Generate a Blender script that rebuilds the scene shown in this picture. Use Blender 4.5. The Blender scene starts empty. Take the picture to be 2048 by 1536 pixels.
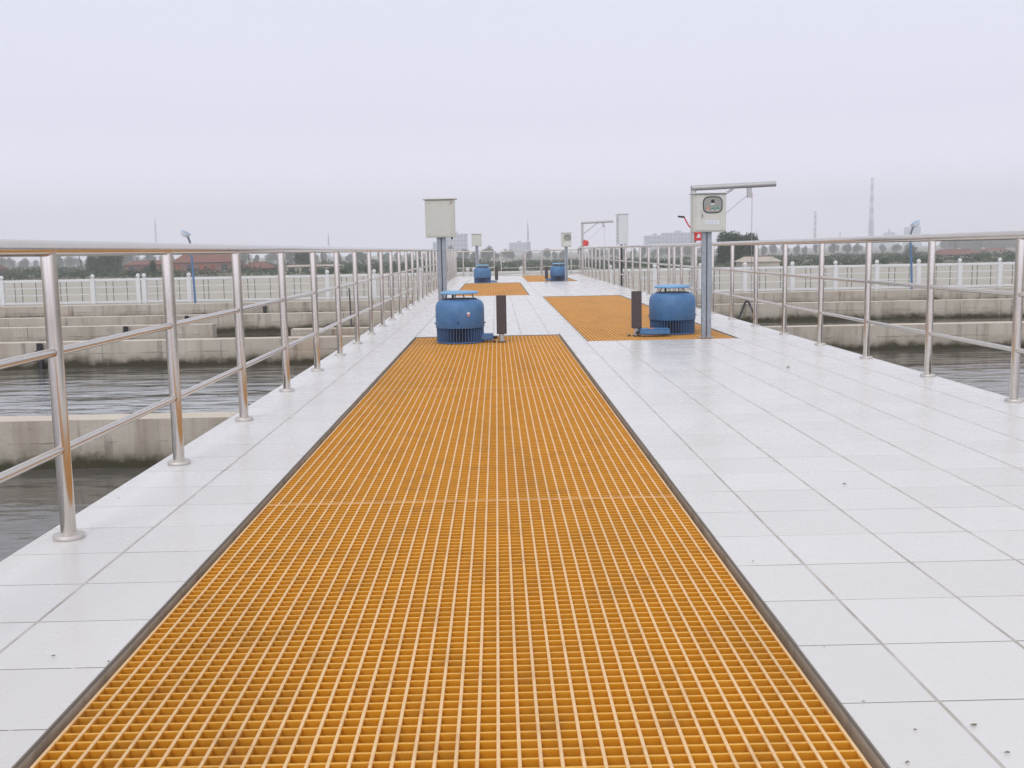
import bpy, math, random
from mathutils import Matrix, Vector
random.seed(7)
PI = math.pi
scene = bpy.context.scene
COL = scene.collection

# ---------------------------------------------------------------- camera
EYE = 1.19
F, PITCH, YAW, ROLL = 2088.1, .12755, .01272, .01826
cam_data = bpy.data.cameras.new('camera')
cam_data.sensor_width = 36.0
cam_data.lens = F / 2048 * 36.0
cam_data.clip_start = .05
cam_data.clip_end = 6000
cam = bpy.data.objects.new('camera', cam_data)
COL.objects.link(cam)
_cp, _sp, _c, _s = math.cos(PITCH), math.sin(PITCH), math.cos(YAW), math.sin(YAW)
_R = Vector((_c, -_s, 0)); _Fw = Vector((_s * _cp, _c * _cp, -_sp)); _D = _Fw.cross(_R)
_cr, _sr = math.cos(ROLL), math.sin(ROLL)
_r2 = _R * _cr + _D * _sr
_u2 = -(_D * _cr - _R * _sr)
M = Matrix((_r2, _u2, -_Fw)).transposed().to_4x4()
M.translation = Vector((0, 0, EYE))
cam.matrix_world = M
scene.camera = cam

# ---------------------------------------------------------------- sky, sun, exposure
SUN_EL, SUN_ROT = math.radians(38), math.radians(200)
w = bpy.data.worlds.new('World'); scene.world = w; w.use_nodes = True
nt = w.node_tree; nt.nodes.clear()
out = nt.nodes.new('ShaderNodeOutputWorld'); bg = nt.nodes.new('ShaderNodeBackground')
sky = nt.nodes.new('ShaderNodeTexSky'); sky.sky_type = 'NISHITA'; sky.sun_disc = False
sky.sun_elevation = SUN_EL; sky.sun_rotation = SUN_ROT; sky.air_density = 1.5; sky.dust_density = 4; sky.ozone_density = 1
tc = nt.nodes.new('ShaderNodeTexCoord'); sx = nt.nodes.new('ShaderNodeSeparateXYZ')
ramp = nt.nodes.new('ShaderNodeValToRGB')
els = ramp.color_ramp.elements
els[0].position = 0.0; els[0].color = (1.40, 1.40, 1.70, 1)
els[1].position = 1.0; els[1].color = (.86, .86, .86, 1)
e = els.new(.12); e.color = (.91, .92, 1.11, 1)
e = els.new(.26); e.color = (.86, .885, 1.02, 1)
sc10 = nt.nodes.new('ShaderNodeVectorMath'); sc10.operation = 'SCALE'; sc10.inputs['Scale'].default_value = 10.0
cn = nt.nodes.new('ShaderNodeTexNoise'); cn.inputs['Scale'].default_value = 1.6; cn.inputs['Detail'].default_value = 3
cm = nt.nodes.new('ShaderNodeMapRange'); cm.inputs['To Min'].default_value = 9.6; cm.inputs['To Max'].default_value = 10.4
mix = nt.nodes.new('ShaderNodeMix'); mix.data_type = 'RGBA'; mix.inputs['Factor'].default_value = .93
L = nt.links.new
L(tc.outputs['Generated'], sx.inputs[0]); L(sx.outputs['Z'], ramp.inputs[0]); L(ramp.outputs[0], sc10.inputs[0])
L(tc.outputs['Generated'], cn.inputs['Vector']); L(cn.outputs[0], cm.inputs['Value'])
mb = nt.nodes.new('ShaderNodeMapRange'); mb.inputs['From Min'].default_value = .25; mb.inputs['From Max'].default_value = -1; mb.inputs['To Min'].default_value = 1; mb.inputs['To Max'].default_value = 1.45  # sky behind the camera raised out of view, added to brighten the haze
mm_ = nt.nodes.new('ShaderNodeMath'); mm_.operation = 'MULTIPLY'
L(sx.outputs['Y'], mb.inputs['Value']); L(cm.outputs[0], mm_.inputs[0]); L(mb.outputs[0], mm_.inputs[1]); L(mm_.outputs[0], sc10.inputs['Scale'])
L(sky.outputs[0], mix.inputs[6]); L(sc10.outputs[0], mix.inputs[7]); L(mix.outputs[2], bg.inputs[0])
bg.inputs[1].default_value = .1
L(bg.outputs[0], out.inputs[0])
sd = bpy.data.lights.new('sun', 'SUN'); sd.energy = .7; sd.angle = math.radians(25); sd.color = (1, .97, .92)
sun = bpy.data.objects.new('sun', sd); COL.objects.link(sun)
sun.rotation_euler = (math.radians(90) - SUN_EL, 0, PI - SUN_ROT)
scene.view_settings.view_transform = 'Standard'; scene.view_settings.look = 'None'
scene.view_settings.exposure = -0.06; scene.view_settings.gamma = 1.0; scene.view_settings.use_curve_mapping = False
scene.cycles.max_bounces = 12
scene.cycles.volume_bounces = 8
scene.cycles.transparent_max_bounces = 8

# ---------------------------------------------------------------- helpers
class MB:
    """collects shapes and links them as one mesh"""
    def __init__(s): s.v, s.f, s.sm, s.mi = [], [], [], []
    def add(s, vs, fs, smooth=False, mi=0):
        o = len(s.v); s.v += [tuple(p) for p in vs]
        for f in fs: s.f.append(tuple(i + o for i in f)); s.sm.append(smooth); s.mi.append(mi)
        return s
    def box(s, x0, x1, y0, y1, z0, z1, mi=0):
        vs = [(x0,y0,z0),(x1,y0,z0),(x1,y1,z0),(x0,y1,z0),(x0,y0,z1),(x1,y0,z1),(x1,y1,z1),(x0,y1,z1)]
        return s.add(vs, [(0,3,2,1),(4,5,6,7),(0,1,5,4),(1,2,6,5),(2,3,7,6),(3,0,4,7)], False, mi)
    def rbox(s, x0, x1, y0, y1, z0, z1, b=.01, mi=0):
        """box with chamfered edges"""
        X, Y, Z = (x0, x1), (y0, y1), (z0, z1); vs = []; 
        def P(i, j, k, ax):
            p = [X[i], Y[j], Z[k]]
            sg = (1 if i == 0 else -1, 1 if j == 0 else -1, 1 if k == 0 else -1)
            for a in range(3):
                if a != ax: p[a] += sg[a] * b
            return p
        idx = {}
        for i in (0,1):
            for j in (0,1):
                for k in (0,1):
                    for ax in (0,1,2): idx[(i,j,k,ax)] = len(vs); vs.append(P(i,j,k,ax))
        fs = []
        for a in (0,1): fs.append([idx[(a,0,0,0)], idx[(a,1,0,0)], idx[(a,1,1,0)], idx[(a,0,1,0)]])
        for a in (0,1): fs.append([idx[(0,a,0,1)], idx[(1,a,0,1)], idx[(1,a,1,1)], idx[(0,a,1,1)]])
        for a in (0,1): fs.append([idx[(0,0,a,2)], idx[(1,0,a,2)], idx[(1,1,a,2)], idx[(0,1,a,2)]])
        for i in (0,1):
            for j in (0,1): fs.append([idx[(i,j,0,0)], idx[(i,j,1,0)], idx[(i,j,1,1)], idx[(i,j,0,1)]])
            for k in (0,1): fs.append([idx[(i,0,k,0)], idx[(i,1,k,0)], idx[(i,1,k,2)], idx[(i,0,k,2)]])
        for j in (0,1):
            for k in (0,1): fs.append([idx[(0,j,k,1)], idx[(1,j,k,1)], idx[(1,j,k,2)], idx[(0,j,k,2)]])
        for i in (0,1):
            for j in (0,1):
                for k in (0,1): fs.append([idx[(i,j,k,0)], idx[(i,j,k,1)], idx[(i,j,k,2)]])
        c = Vector(((x0+x1)/2, (y0+y1)/2, (z0+z1)/2)); out_ = []
        for f in fs:
            p = [Vector(vs[i]) for i in f]; n = (p[1]-p[0]).cross(p[2]-p[0]); m = sum(p, Vector()) / len(p)
            out_.append(f if n.dot(m - c) > 0 else f[::-1])
        return s.add(vs, out_, False, mi)
    def tube(s, pts, r, n=12, caps=True, mi=0, r1=None):
        pts = [Vector(p) for p in pts]; rings = []; m = len(pts)
        up = None
        for i, p in enumerate(pts):
            d = (pts[min(i+1, m-1)] - pts[max(i-1, 0)]).normalized()
            if up is None: up = Vector((0,0,1)) if abs(d.z) < .9 else Vector((0,1,0))
            a = d.cross(up).normalized(); b = a.cross(d).normalized(); up = b
            rr = r if r1 is None else r + (r1 - r) * i / (m - 1)
            rings.append([p + (a * math.cos(2*PI*k/n) + b * math.sin(2*PI*k/n)) * rr for k in range(n)])
        vs = [q for R in rings for q in R]
        fs = [(i*n+k, i*n+(k+1)%n, (i+1)*n+(k+1)%n, (i+1)*n+k) for i in range(m-1) for k in range(n)]
        s.add(vs, fs, True, mi)
        if caps:
            s.add(rings[0], [tuple(range(n))[::-1]], False, mi); s.add(rings[-1], [tuple(range(n))], False, mi)
        return s
    def lathe(s, prof, c=(0,0,0), n=40, mi=0, smooth=True):
        vs = []; 
        for r, z in prof: vs += [(c[0]+r*math.cos(2*PI*k/n), c[1]+r*math.sin(2*PI*k/n), c[2]+z) for k in range(n)]
        fs = [(i*n+k, i*n+(k+1)%n, (i+1)*n+(k+1)%n, (i+1)*n+k) for i in range(len(prof)-1) for k in range(n)]
        s.add(vs, fs, smooth, mi)
        if prof[0][0] > 1e-4: s.add(vs[:n], [tuple(range(n))[::-1]], False, mi)
        if prof[-1][0] > 1e-4: s.add(vs[-n:], [tuple(range(n))], False, mi)
        return s
    def prism(s, outline, y0, y1, mi=0):
        """outline of (x, z) points pushed from y0 to y1"""
        n = len(outline); vs = [(x, y0, z) for x, z in outline] + [(x, y1, z) for x, z in outline]
        fs = [tuple(range(n)), tuple(range(2*n-1, n-1, -1))] + [(k, k+n, (k+1)%n+n, (k+1)%n) for k in range(n)]
        return s.add(vs, fs, False, mi)
    def mesh(s, name):
        me = bpy.data.meshes.new(name); me.from_pydata(s.v, [], s.f)
        me.polygons.foreach_set('use_smooth', s.sm); me.polygons.foreach_set('material_index', s.mi); me.update()
        return me
    def build(s, name, mat, parent=None, loc=None):
        me = s.mesh(name)
        for m in (mat if isinstance(mat, (list, tuple)) else [mat]): me.materials.append(m)
        o = bpy.data.objects.new(name, me); COL.objects.link(o)
        if parent: o.parent = parent
        if loc: o.location = loc
        return o
def tag(o, label, cat, group=None):
    o['label'] = label; o['category'] = cat
    if group: o['group'] = group
    return o
def kind(o, k): o['kind'] = k; return o
def thing(name, label, cat, loc=(0,0,0), rz=0, group=None):
    o = bpy.data.objects.new(name, None); COL.objects.link(o); o.empty_display_size = .2
    o.location = loc; o.rotation_euler = (0, 0, rz)
    return tag(o, label, cat, group)
def dup(o, parent=None):
    c = o.copy(); COL.objects.link(c)
    if parent: c.parent = parent
    for ch in list(o.children): dup(ch, c)
    return c

# ---------------------------------------------------------------- materials
def mat(name, color, rough=.6, metal=0.0, var=.0, scale=5.0, bump=0.0, bscale=60, spec=.5, rvar=0.0, coat=0.0, stretch=(1,1,1), coords='Object'):
    m = bpy.data.materials.new(name); m.use_nodes = True; t = m.node_tree; b = t.nodes['Principled BSDF']
    b.inputs['Base Color'].default_value = (*color, 1); b.inputs['Roughness'].default_value = rough
    b.inputs['Metallic'].default_value = metal; b.inputs['Specular IOR Level'].default_value = spec
    b.inputs['Coat Weight'].default_value = coat
    tc = t.nodes.new('ShaderNodeTexCoord'); mp = t.nodes.new('ShaderNodeMapping'); mp.inputs['Scale'].default_value = stretch
    t.links.new(tc.outputs[coords], mp.inputs[0])
    if var or rvar:
        n = t.nodes.new('ShaderNodeTexNoise'); n.inputs['Scale'].default_value = scale; n.inputs['Detail'].default_value = 6; n.inputs['Roughness'].default_value = .65
        t.links.new(mp.outputs[0], n.inputs['Vector'])
        if var:
            mr = t.nodes.new('ShaderNodeMapRange'); mr.inputs['From Min'].default_value = .25; mr.inputs['From Max'].default_value = .75
            mr.inputs['To Min'].default_value = 1 - var; mr.inputs['To Max'].default_value = 1 + var
            vm = t.nodes.new('ShaderNodeVectorMath'); vm.operation = 'SCALE'; vm.inputs[0].default_value = color
            t.links.new(n.outputs[0], mr.inputs['Value']); t.links.new(mr.outputs[0], vm.inputs['Scale']); t.links.new(vm.outputs[0], b.inputs['Base Color'])
        if rvar:
            mr = t.nodes.new('ShaderNodeMapRange'); mr.inputs['To Min'].default_value = max(0, rough - rvar); mr.inputs['To Max'].default_value = rough + rvar
            t.links.new(n.outputs[0], mr.inputs['Value']); t.links.new(mr.outputs[0], b.inputs['Roughness'])
    if bump:
        n2 = t.nodes.new('ShaderNodeTexNoise'); n2.inputs['Scale'].default_value = bscale; n2.inputs['Detail'].default_value = 4
        bp = t.nodes.new('ShaderNodeBump'); bp.inputs['Strength'].default_value = bump; bp.inputs['Distance'].default_value = .01
        t.links.new(mp.outputs[0], n2.inputs['Vector']); t.links.new(n2.outputs[0], bp.inputs['Height']); t.links.new(bp.outputs[0], b.inputs['Normal'])
    return m
def N(t, kind_, **kw):
    n = t.nodes.new(kind_)
    for k, v in kw.items(): setattr(n, k, v)
    return n
def math_(t, op, a, b=None, clamp=False):
    n = N(t, 'ShaderNodeMath', operation=op, use_clamp=clamp)
    for i, x in enumerate((a, b)):
        if x is None: continue
        if isinstance(x, (int, float)): n.inputs[i].default_value = x
        else: t.links.new(x, n.inputs[i])
    return n.outputs[0]
def mixc(t, fac, a, b):
    n = N(t, 'ShaderNodeMix', data_type='RGBA')
    for sock, x in ((n.inputs['Factor'], fac), (n.inputs[6], a), (n.inputs[7], b)):
        if isinstance(x, tuple): sock.default_value = (*x, 1)
        elif isinstance(x, (int, float)): sock.default_value = x
        else: t.links.new(x, sock)
    return n.outputs[2]
def noise(t, vec, scale, detail=5, rough=.6, stretch=None):
    if stretch:
        mp = N(t, 'ShaderNodeMapping'); mp.inputs['Scale'].default_value = stretch; t.links.new(vec, mp.inputs[0]); vec = mp.outputs[0]
    n = N(t, 'ShaderNodeTexNoise'); n.inputs['Scale'].default_value = scale; n.inputs['Detail'].default_value = detail; n.inputs['Roughness'].default_value = rough
    t.links.new(vec, n.inputs['Vector']); return n.outputs[0]
def ramp_(t, val, lo, hi, a=0., b=1.):
    n = N(t, 'ShaderNodeMapRange'); n.inputs['From Min'].default_value = lo; n.inputs['From Max'].default_value = hi
    n.inputs['To Min'].default_value = a; n.inputs['To Max'].default_value = b; t.links.new(val, n.inputs['Value']); return n.outputs[0]
def base(name):
    m = bpy.data.materials.new(name); m.use_nodes = True; t = m.node_tree
    tc = N(t, 'ShaderNodeTexCoord'); return m, t, t.nodes['Principled BSDF'], tc

STEEL = mat('stainless_steel', (.60, .56, .505), .15, 1.0, var=.05, scale=6, rvar=.07)
STEELM = mat('dull_stainless', (.62, .58, .54), .42, .8, var=.08, scale=20)
GALV = mat('galvanised_steel', (.50, .50, .49), .48, .55, var=.18, scale=30, rvar=.12)
POLE = mat('blue_grey_zinc', (.31, .34, .37), .5, .4, var=.2, scale=20)
GALVD = mat('dark_seam_steel', (.09, .09, .10), .6, .3)
PAINTB = mat('cream_grey_enamel', (.54, .545, .485), .42, 0, var=.05, scale=9)
PAINTL = mat('pale_grey_enamel', (.60, .64, .64), .4, 0, var=.04, scale=8)
BLACK = mat('black_rubber', (.025, .025, .028), .6)
BROWN = mat('brown_painted_steel', (.065, .05, .05), .55, 0, var=.25, scale=40)
WHITE = mat('white_paint', (.66, .67, .67), .5, 0, var=.04, scale=6)
BALUS = mat('dark_baluster_paint', (.14, .15, .14), .55)
RED = mat('red_enamel', (.62, .04, .03), .35)
LBLUE = mat('lamp_blue_paint', (.08, .17, .33), .4)
LENS = mat('lamp_lens', (.66, .72, .76), .3)
ROPE = mat('steel_wire', (.35, .35, .37), .5, .6)
PLATE = mat('white_label_plate', (.72, .73, .76), .4)
INK = mat('blue_grey_ink', (.28, .32, .45), .5)
GREEN = mat('green_button', (.03, .30, .16), .35)
ORANGEM = mat('orange_sticker', (.75, .22, .10), .5)
RUST = mat('rust', (.28, .10, .03), .9, 0, var=.3, scale=60)

def make_blue():
    m, t, b, tc = base('blue_motor_paint')
    n = noise(t, tc.outputs['Object'], 9, 6)
    n2 = noise(t, tc.outputs['Object'], 120, 2)
    c = mixc(t, ramp_(t, n, .35, .7), (.058, .17, .37), (.095, .225, .42))
    c = mixc(t, ramp_(t, n2, .62, .75, 0, .35), c, (.14, .2, .3))
    t.links.new(c, b.inputs['Base Color']); b.inputs['Roughness'].default_value = .5
    return m
BLUE = make_blue()
GAPSHADE = mat('fin_gap_shade', (.008, .012, .03), .7)  # near-black core: shade between the motor fins put into the colour
BLUED = mat('blue_fin_paint', (.085, .16, .31), .5, 0, var=.2, scale=20)
BLUEL = mat('pale_blue_lid_paint', (.20, .42, .66), .4, 0, var=.06, scale=20)

def make_tile():
    m, t, b, tc = base('white_glazed_tile')
    at = N(t, 'ShaderNodeAttribute', attribute_name='tint')
    n = noise(t, tc.outputs['Object'], .9, 6)
    n2 = noise(t, tc.outputs['Object'], 2.6, 5, .6)
    n3 = noise(t, tc.outputs['Object'], 45, 3)
    f = at.outputs['Fac']
    c = mixc(t, f, (.71, .695, .675), (.765, .75, .735))
    c = mixc(t, ramp_(t, n, .40, .75, 0, .5), c, (.70, .67, .645))
    c = mixc(t, ramp_(t, n2, .60, .85, 0, .30), c, (.58, .54, .49))
    c = mixc(t, ramp_(t, n3, .70, .78, 0, .5), c, (.38, .33, .28))
    t.links.new(c, b.inputs['Base Color'])
    t.links.new(ramp_(t, n2, .2, .8, .20, .34), b.inputs['Roughness'])
    bp = N(t, 'ShaderNodeBump'); bp.inputs['Strength'].default_value = .05; bp.inputs['Distance'].default_value = .004
    t.links.new(noise(t, tc.outputs['Object'], 1.8, 1), bp.inputs['Height']); t.links.new(bp.outputs[0], b.inputs['Normal'])
    return m
TILE = make_tile()
def make_grout():
    m, t, b, tc = base('grout')
    sp = N(t, 'ShaderNodeSeparateXYZ'); P = N(t, 'ShaderNodeNewGeometry').outputs['Position']; t.links.new(P, sp.inputs[0])
    fr = math_(t, 'ABSOLUTE', math_(t, 'SUBTRACT', math_(t, 'FRACT', math_(t, 'ADD', math_(t, 'DIVIDE', math_(t, 'SUBTRACT', sp.outputs['X'], 1.134), .3995), 50.5)), .5))
    wide = math_(t, 'MAXIMUM', math_(t, 'LESS_THAN', fr, .015), math_(t, 'LESS_THAN', math_(t, 'ABSOLUTE', math_(t, 'ADD', sp.outputs['X'], 1.541)), .006))
    n = noise(t, P, 5, 5, .7)
    c = mixc(t, wide, (.23, .21, .185), mixc(t, ramp_(t, n, .35, .65), (.40, .36, .325), (.60, .565, .53)))
    t.links.new(c, b.inputs['Base Color']); b.inputs['Roughness'].default_value = .9
    return m
GROUT = make_grout()

def make_grating(name, a, bcol):
    m, t, b, tc = base(name)
    ob = tc.outputs['Object']; P_ = N(t, 'ShaderNodeNewGeometry').outputs['Position']
    n = noise(t, P_, .75, 4, .55, (1.6, .35, 1)); n2 = noise(t, ob, 16, 4, .7); n3 = noise(t, ob, 260, 2)
    c = mixc(t, ramp_(t, n2, .3, .7), a, bcol)
    f = math_(t, 'MULTIPLY', ramp_(t, n, .50, .75, 0, .34), ramp_(t, n2, .3, .6, .4, 1))
    c = mixc(t, f, c, (.27, .13, .055))
    n4 = noise(t, P_, 5.5, 5, .75)
    c = mixc(t, ramp_(t, n4, .50, .72, 0, .38), c, (.36, .17, .06))
    c = mixc(t, ramp_(t, n3, .60, .75, 0, .45), c, (.30, .16, .05))
    t.links.new(c, b.inputs['Base Color']); b.inputs['Roughness'].default_value = .5; b.inputs['Specular IOR Level'].default_value = .2
    return m
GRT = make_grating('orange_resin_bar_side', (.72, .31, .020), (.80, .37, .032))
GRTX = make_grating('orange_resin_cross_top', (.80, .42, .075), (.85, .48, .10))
GRTOP = make_grating('worn_skylit_bar_top', (.84, .55, .26), (.89, .62, .34))  # paler tops: wear, plus the sky they catch put into the colour

def make_concrete(name='tank_concrete', wet=True, top=True):
    m, t, b, tc = base(name)
    g = N(t, 'ShaderNodeNewGeometry'); P = g.outputs['Position']
    sp = N(t, 'ShaderNodeSeparateXYZ'); t.links.new(P, sp.inputs[0])
    sn = N(t, 'ShaderNodeSeparateXYZ'); t.links.new(g.outputs['Normal'], sn.inputs[0])
    n1 = noise(t, P, 1.3, 7, .65); n2 = noise(t, P, 5, 5, .6, (1, 1, .12)); n3 = noise(t, P, 38, 3)
    c = mixc(t, ramp_(t, n1, .3, .7), (.43, .385, .315), (.58, .53, .45))
    c = mixc(t, ramp_(t, n2, .50, .70, 0, .65), c, (.25, .205, .15))
    c = mixc(t, ramp_(t, noise(t, P, .55, 3), .60, .72, 0, .55), c, (.48, .31, .19))
    c = mixc(t, ramp_(t, n3, .66, .74, 0, .6), c, (.12, .11, .10))
    # vertical form joints and a horizontal pour line
    for sc_, off, th in ((.83, .0, .016), (1.9, .37, .012)):
        fr = math_(t, 'FRACT', math_(t, 'MULTIPLY', sp.outputs['X'], sc_ * .62))
        fr = math_(t, 'ABSOLUTE', math_(t, 'SUBTRACT', fr, .5 - off * .5))
        j = math_(t, 'MULTIPLY', math_(t, 'LESS_THAN', fr, th), ramp_(t, noise(t, P, 2.1, 3), .42, .6))
        c = mixc(t, math_(t, 'MULTIPLY', j, .6), c, (.12, .10, .08))
    hz = math_(t, 'ABSOLUTE', math_(t, 'SUBTRACT', sp.outputs['Z'], math_(t, 'MULTIPLY', noise(t, P, .7, 2), .03)))
    if wet:
        # dark growth above the water line
        zz = math_(t, 'ADD', sp.outputs['Z'], ramp_(t, noise(t, P, 1.6, 6, .7), .25, .75, -.10, .10))
        dk = ramp_(t, zz, -.255, -.33)
        c = mixc(t, dk, c, (.028, .024, .018))
        zz2 = ramp_(t, zz, -.16, -.30, 0, .45); c = mixc(t, zz2, c, (.10, .09, .045))
        ln = math_(t, 'LESS_THAN', math_(t, 'ABSOLUTE', math_(t, 'ADD', sp.outputs['Z'], ramp_(t, noise(t, P, 6, 2), .3, .7, .165, .18))), .004)
        c = mixc(t, math_(t, 'MULTIPLY', ln, ramp_(t, noise(t, P, 3, 3), .45, .55, 0, .8)), c, (.13, .11, .09))
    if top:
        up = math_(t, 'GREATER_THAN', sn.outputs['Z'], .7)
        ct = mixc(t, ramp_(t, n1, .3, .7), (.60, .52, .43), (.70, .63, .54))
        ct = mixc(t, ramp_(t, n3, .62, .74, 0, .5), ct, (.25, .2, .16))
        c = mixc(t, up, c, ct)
    t.links.new(c, b.inputs['Base Color']); b.inputs['Roughness'].default_value = .88
    bp = N(t, 'ShaderNodeBump'); bp.inputs['Strength'].default_value = .5; bp.inputs['Distance'].default_value = .01
    t.links.new(noise(t, P, 24, 5, .7), bp.inputs['Height']); t.links.new(bp.outputs[0], b.inputs['Normal'])
    return m
CONC = make_concrete()
CONCD = make_concrete('slab_concrete', wet=True, top=False)

def make_water():
    m, t, b, tc = base('waste_water')
    P = N(t, 'ShaderNodeNewGeometry').outputs['Position']
    c = mixc(t, ramp_(t, noise(t, P, .5, 5), .35, .65), (.085, .075, .062), (.15, .14, .125))
    sp = N(t, 'ShaderNodeSeparateXYZ'); t.links.new(P, sp.inputs[0])
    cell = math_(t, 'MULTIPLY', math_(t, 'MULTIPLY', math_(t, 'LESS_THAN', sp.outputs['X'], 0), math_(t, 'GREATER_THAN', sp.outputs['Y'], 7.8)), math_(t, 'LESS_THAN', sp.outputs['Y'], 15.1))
    foam_sky_sheen = math_(t, 'MULTIPLY', cell, ramp_(t, noise(t, P, 1.1, 6, .7, (.45, 1.6, 1)), .36, .56, 0, .9))  # pale foam streaks, with the sky's reflection put into their colour
    foam_sky_sheen = math_(t, 'MULTIPLY', foam_sky_sheen, ramp_(t, sp.outputs['Y'], 14.3, 11.5), True)
    c = mixc(t, foam_sky_sheen, c, (.42, .44, .45))
    t.links.new(c, b.inputs['Base Color']); b.inputs['IOR'].default_value = 1.40
    b.inputs['Roughness'].default_value = .05
    h = math_(t, 'ADD', math_(t, 'MULTIPLY', noise(t, P, 1.5, 3, .5, (.55, 1.5, 1)), .045), math_(t, 'MULTIPLY', noise(t, P, 8, 3, .55, (.5, 1.5, 1)), .004))
    calm = ramp_(t, noise(t, P, .35, 2), .38, .62, .25, 1.0)
    h = math_(t, 'MULTIPLY', h, math_(t, 'ADD', calm, cell))
    bp = N(t, 'ShaderNodeBump'); bp.inputs['Strength'].default_value = 1; bp.inputs['Distance'].default_value = 1.0
    t.links.new(h, bp.inputs['Height']); t.links.new(bp.outputs[0], b.inputs['Normal'])
    return m
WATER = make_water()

def make_ground():
    m, t, b, tc = base('yard_and_fields')
    P = N(t, 'ShaderNodeNewGeometry').outputs['Position']
    sp = N(t, 'ShaderNodeSeparateXYZ'); t.links.new(P, sp.inputs[0])
    yard = mixc(t, ramp_(t, noise(t, P, .12, 6), .3, .7), (.42, .39, .335), (.48, .445, .385))
    for ax, sc_ in (('X', .2), ('Y', .2)):
        fr = math_(t, 'FRACT', math_(t, 'MULTIPLY', sp.outputs[ax], sc_))
        yard = mixc(t, math_(t, 'MULTIPLY', math_(t, 'LESS_THAN', fr, .01), .4), yard, (.25, .23, .2))
    n = noise(t, P, .02, 6, .65, (.35, 1.6, 1)); n2 = noise(t, P, .3, 5, .7)
    fld = mixc(t, ramp_(t, n, .40, .60), (.13, .135, .10), (.28, .25, .20))
    fld = mixc(t, ramp_(t, n2, .4, .7, 0, .7), fld, (.04, .05, .025))
    yy = math_(t, 'ADD', sp.outputs['Y'], ramp_(t, noise(t, P, .01, 3), .3, .7, -12, 12))
    pale = math_(t, 'MULTIPLY', math_(t, 'GREATER_THAN', yy, 300), math_(t, 'LESS_THAN', yy, 420))
    pale = math_(t, 'MULTIPLY', pale, ramp_(t, noise(t, P, .012, 3, .5, (.5, 1, 1)), .30, .42))
    fld = mixc(t, pale, fld, (.52, .47, .40))
    edge = math_(t, 'ADD', sp.outputs['Y'], ramp_(t, noise(t, P, .15, 4), .3, .7, -3, 3))
    c = mixc(t, math_(t, 'GREATER_THAN', edge, 112), yard, fld)
    t.links.new(c, b.inputs['Base Color']); b.inputs['Roughness'].default_value = .95; b.inputs['Specular IOR Level'].default_value = .2
    return m
GROUND = make_ground()

def make_leaf(name, a, bcol):
    m, t, b, tc = base(name)
    P = N(t, 'ShaderNodeNewGeometry').outputs['Position']
    c = mixc(t, ramp_(t, noise(t, P, .9, 4), .35, .65), a, bcol)
    t.links.new(c, b.inputs['Base Color']); b.inputs['Roughness'].default_value = .75; b.inputs['Specular IOR Level'].default_value = .25
    return m
LEAFD = make_leaf('dark_foliage', (.022, .050, .022), (.045, .09, .035))
LEAFM = make_leaf('mid_foliage', (.06, .085, .05), (.10, .13, .075))
LEAFB = make_leaf('grey_green_foliage', (.05, .075, .05), (.09, .12, .07))
BARK = mat('bark', (.10, .08, .06), .9, 0, var=.3, scale=8)

# ---------------------------------------------------------------- ground, water
def gz(y):
    if y <= 110: return -1.03
    if y >= 500: return -3.6
    return -1.03 - (y - 110) / 390 * 2.57
ys = [-60, 0, 27, 60, 110, 160, 220, 300, 400, 500, 700, 1000, 1400, 1740]
xs = [-1690, -1200, -600, -300, -150, -60, 0, 60, 150, 300, 600, 1200, 1690]
gm = MB()
gm.add([(x, y, gz(y)) for y in ys for x in xs], [(j*len(xs)+i, j*len(xs)+i+1, (j+1)*len(xs)+i+1, (j+1)*len(xs)+i) for j in range(len(ys)-1) for i in range(len(xs)-1)], True)
kind(gm.build('ground', GROUND), 'structure')
WZ = -.37
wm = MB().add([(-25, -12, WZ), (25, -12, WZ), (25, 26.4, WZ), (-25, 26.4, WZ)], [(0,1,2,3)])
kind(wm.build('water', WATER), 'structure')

# ---------------------------------------------------------------- walkway
SL, SR = -2.0, 3.95
Y0, Y1 = -10.0, 49.4
G = [(-1.165, .875, -10.0, 14.68), (-1.165, .86, 27.75, 38.75), (1.165, 3.14, 13.5, 26.75), (1.165, 3.02, 39.1, 48.9)]   # openings
def cut_boxes(mb, x0, x1, y0, y1, z0, z1):
    """slab of boxes with the grating openings left out"""
    xsx = sorted({x0, x1} | {v for g in G for v in g[:2] if x0 < v < x1}); ysy = sorted({y0, y1} | {v for g in G for v in g[2:] if y0 < v < y1})
    for i in range(len(xsx)-1):
        for j in range(len(ysy)-1):
            a, b_, c, d = xsx[i], xsx[i+1], ysy[j], ysy[j+1]; mx, my = (a+b_)/2, (c+d)/2
            if any(g[0] < mx < g[1] and g[2] < my < g[3] for g in G): continue
            mb.box(a, b_, c, d, z0, z1)
sl = MB(); cut_boxes(sl, SL, SR, Y0, Y1, -.30, -.012)
# bearing ledge round each opening
for (a, b_, c, d) in G:
    sl.box(a, a + .07, c, d, -.17, -.071); sl.box(b_ - .07, b_, c, d, -.17, -.071)
    sl.box(a + .07, b_ - .07, d - .07, d, -.17, -.071)
sl.box(SL + .1, SR - .1, 26.9, Y1 - .1, -1.1, -.301)
slab = kind(sl.build('walkway_slab', CONCD), 'structure')

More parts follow.
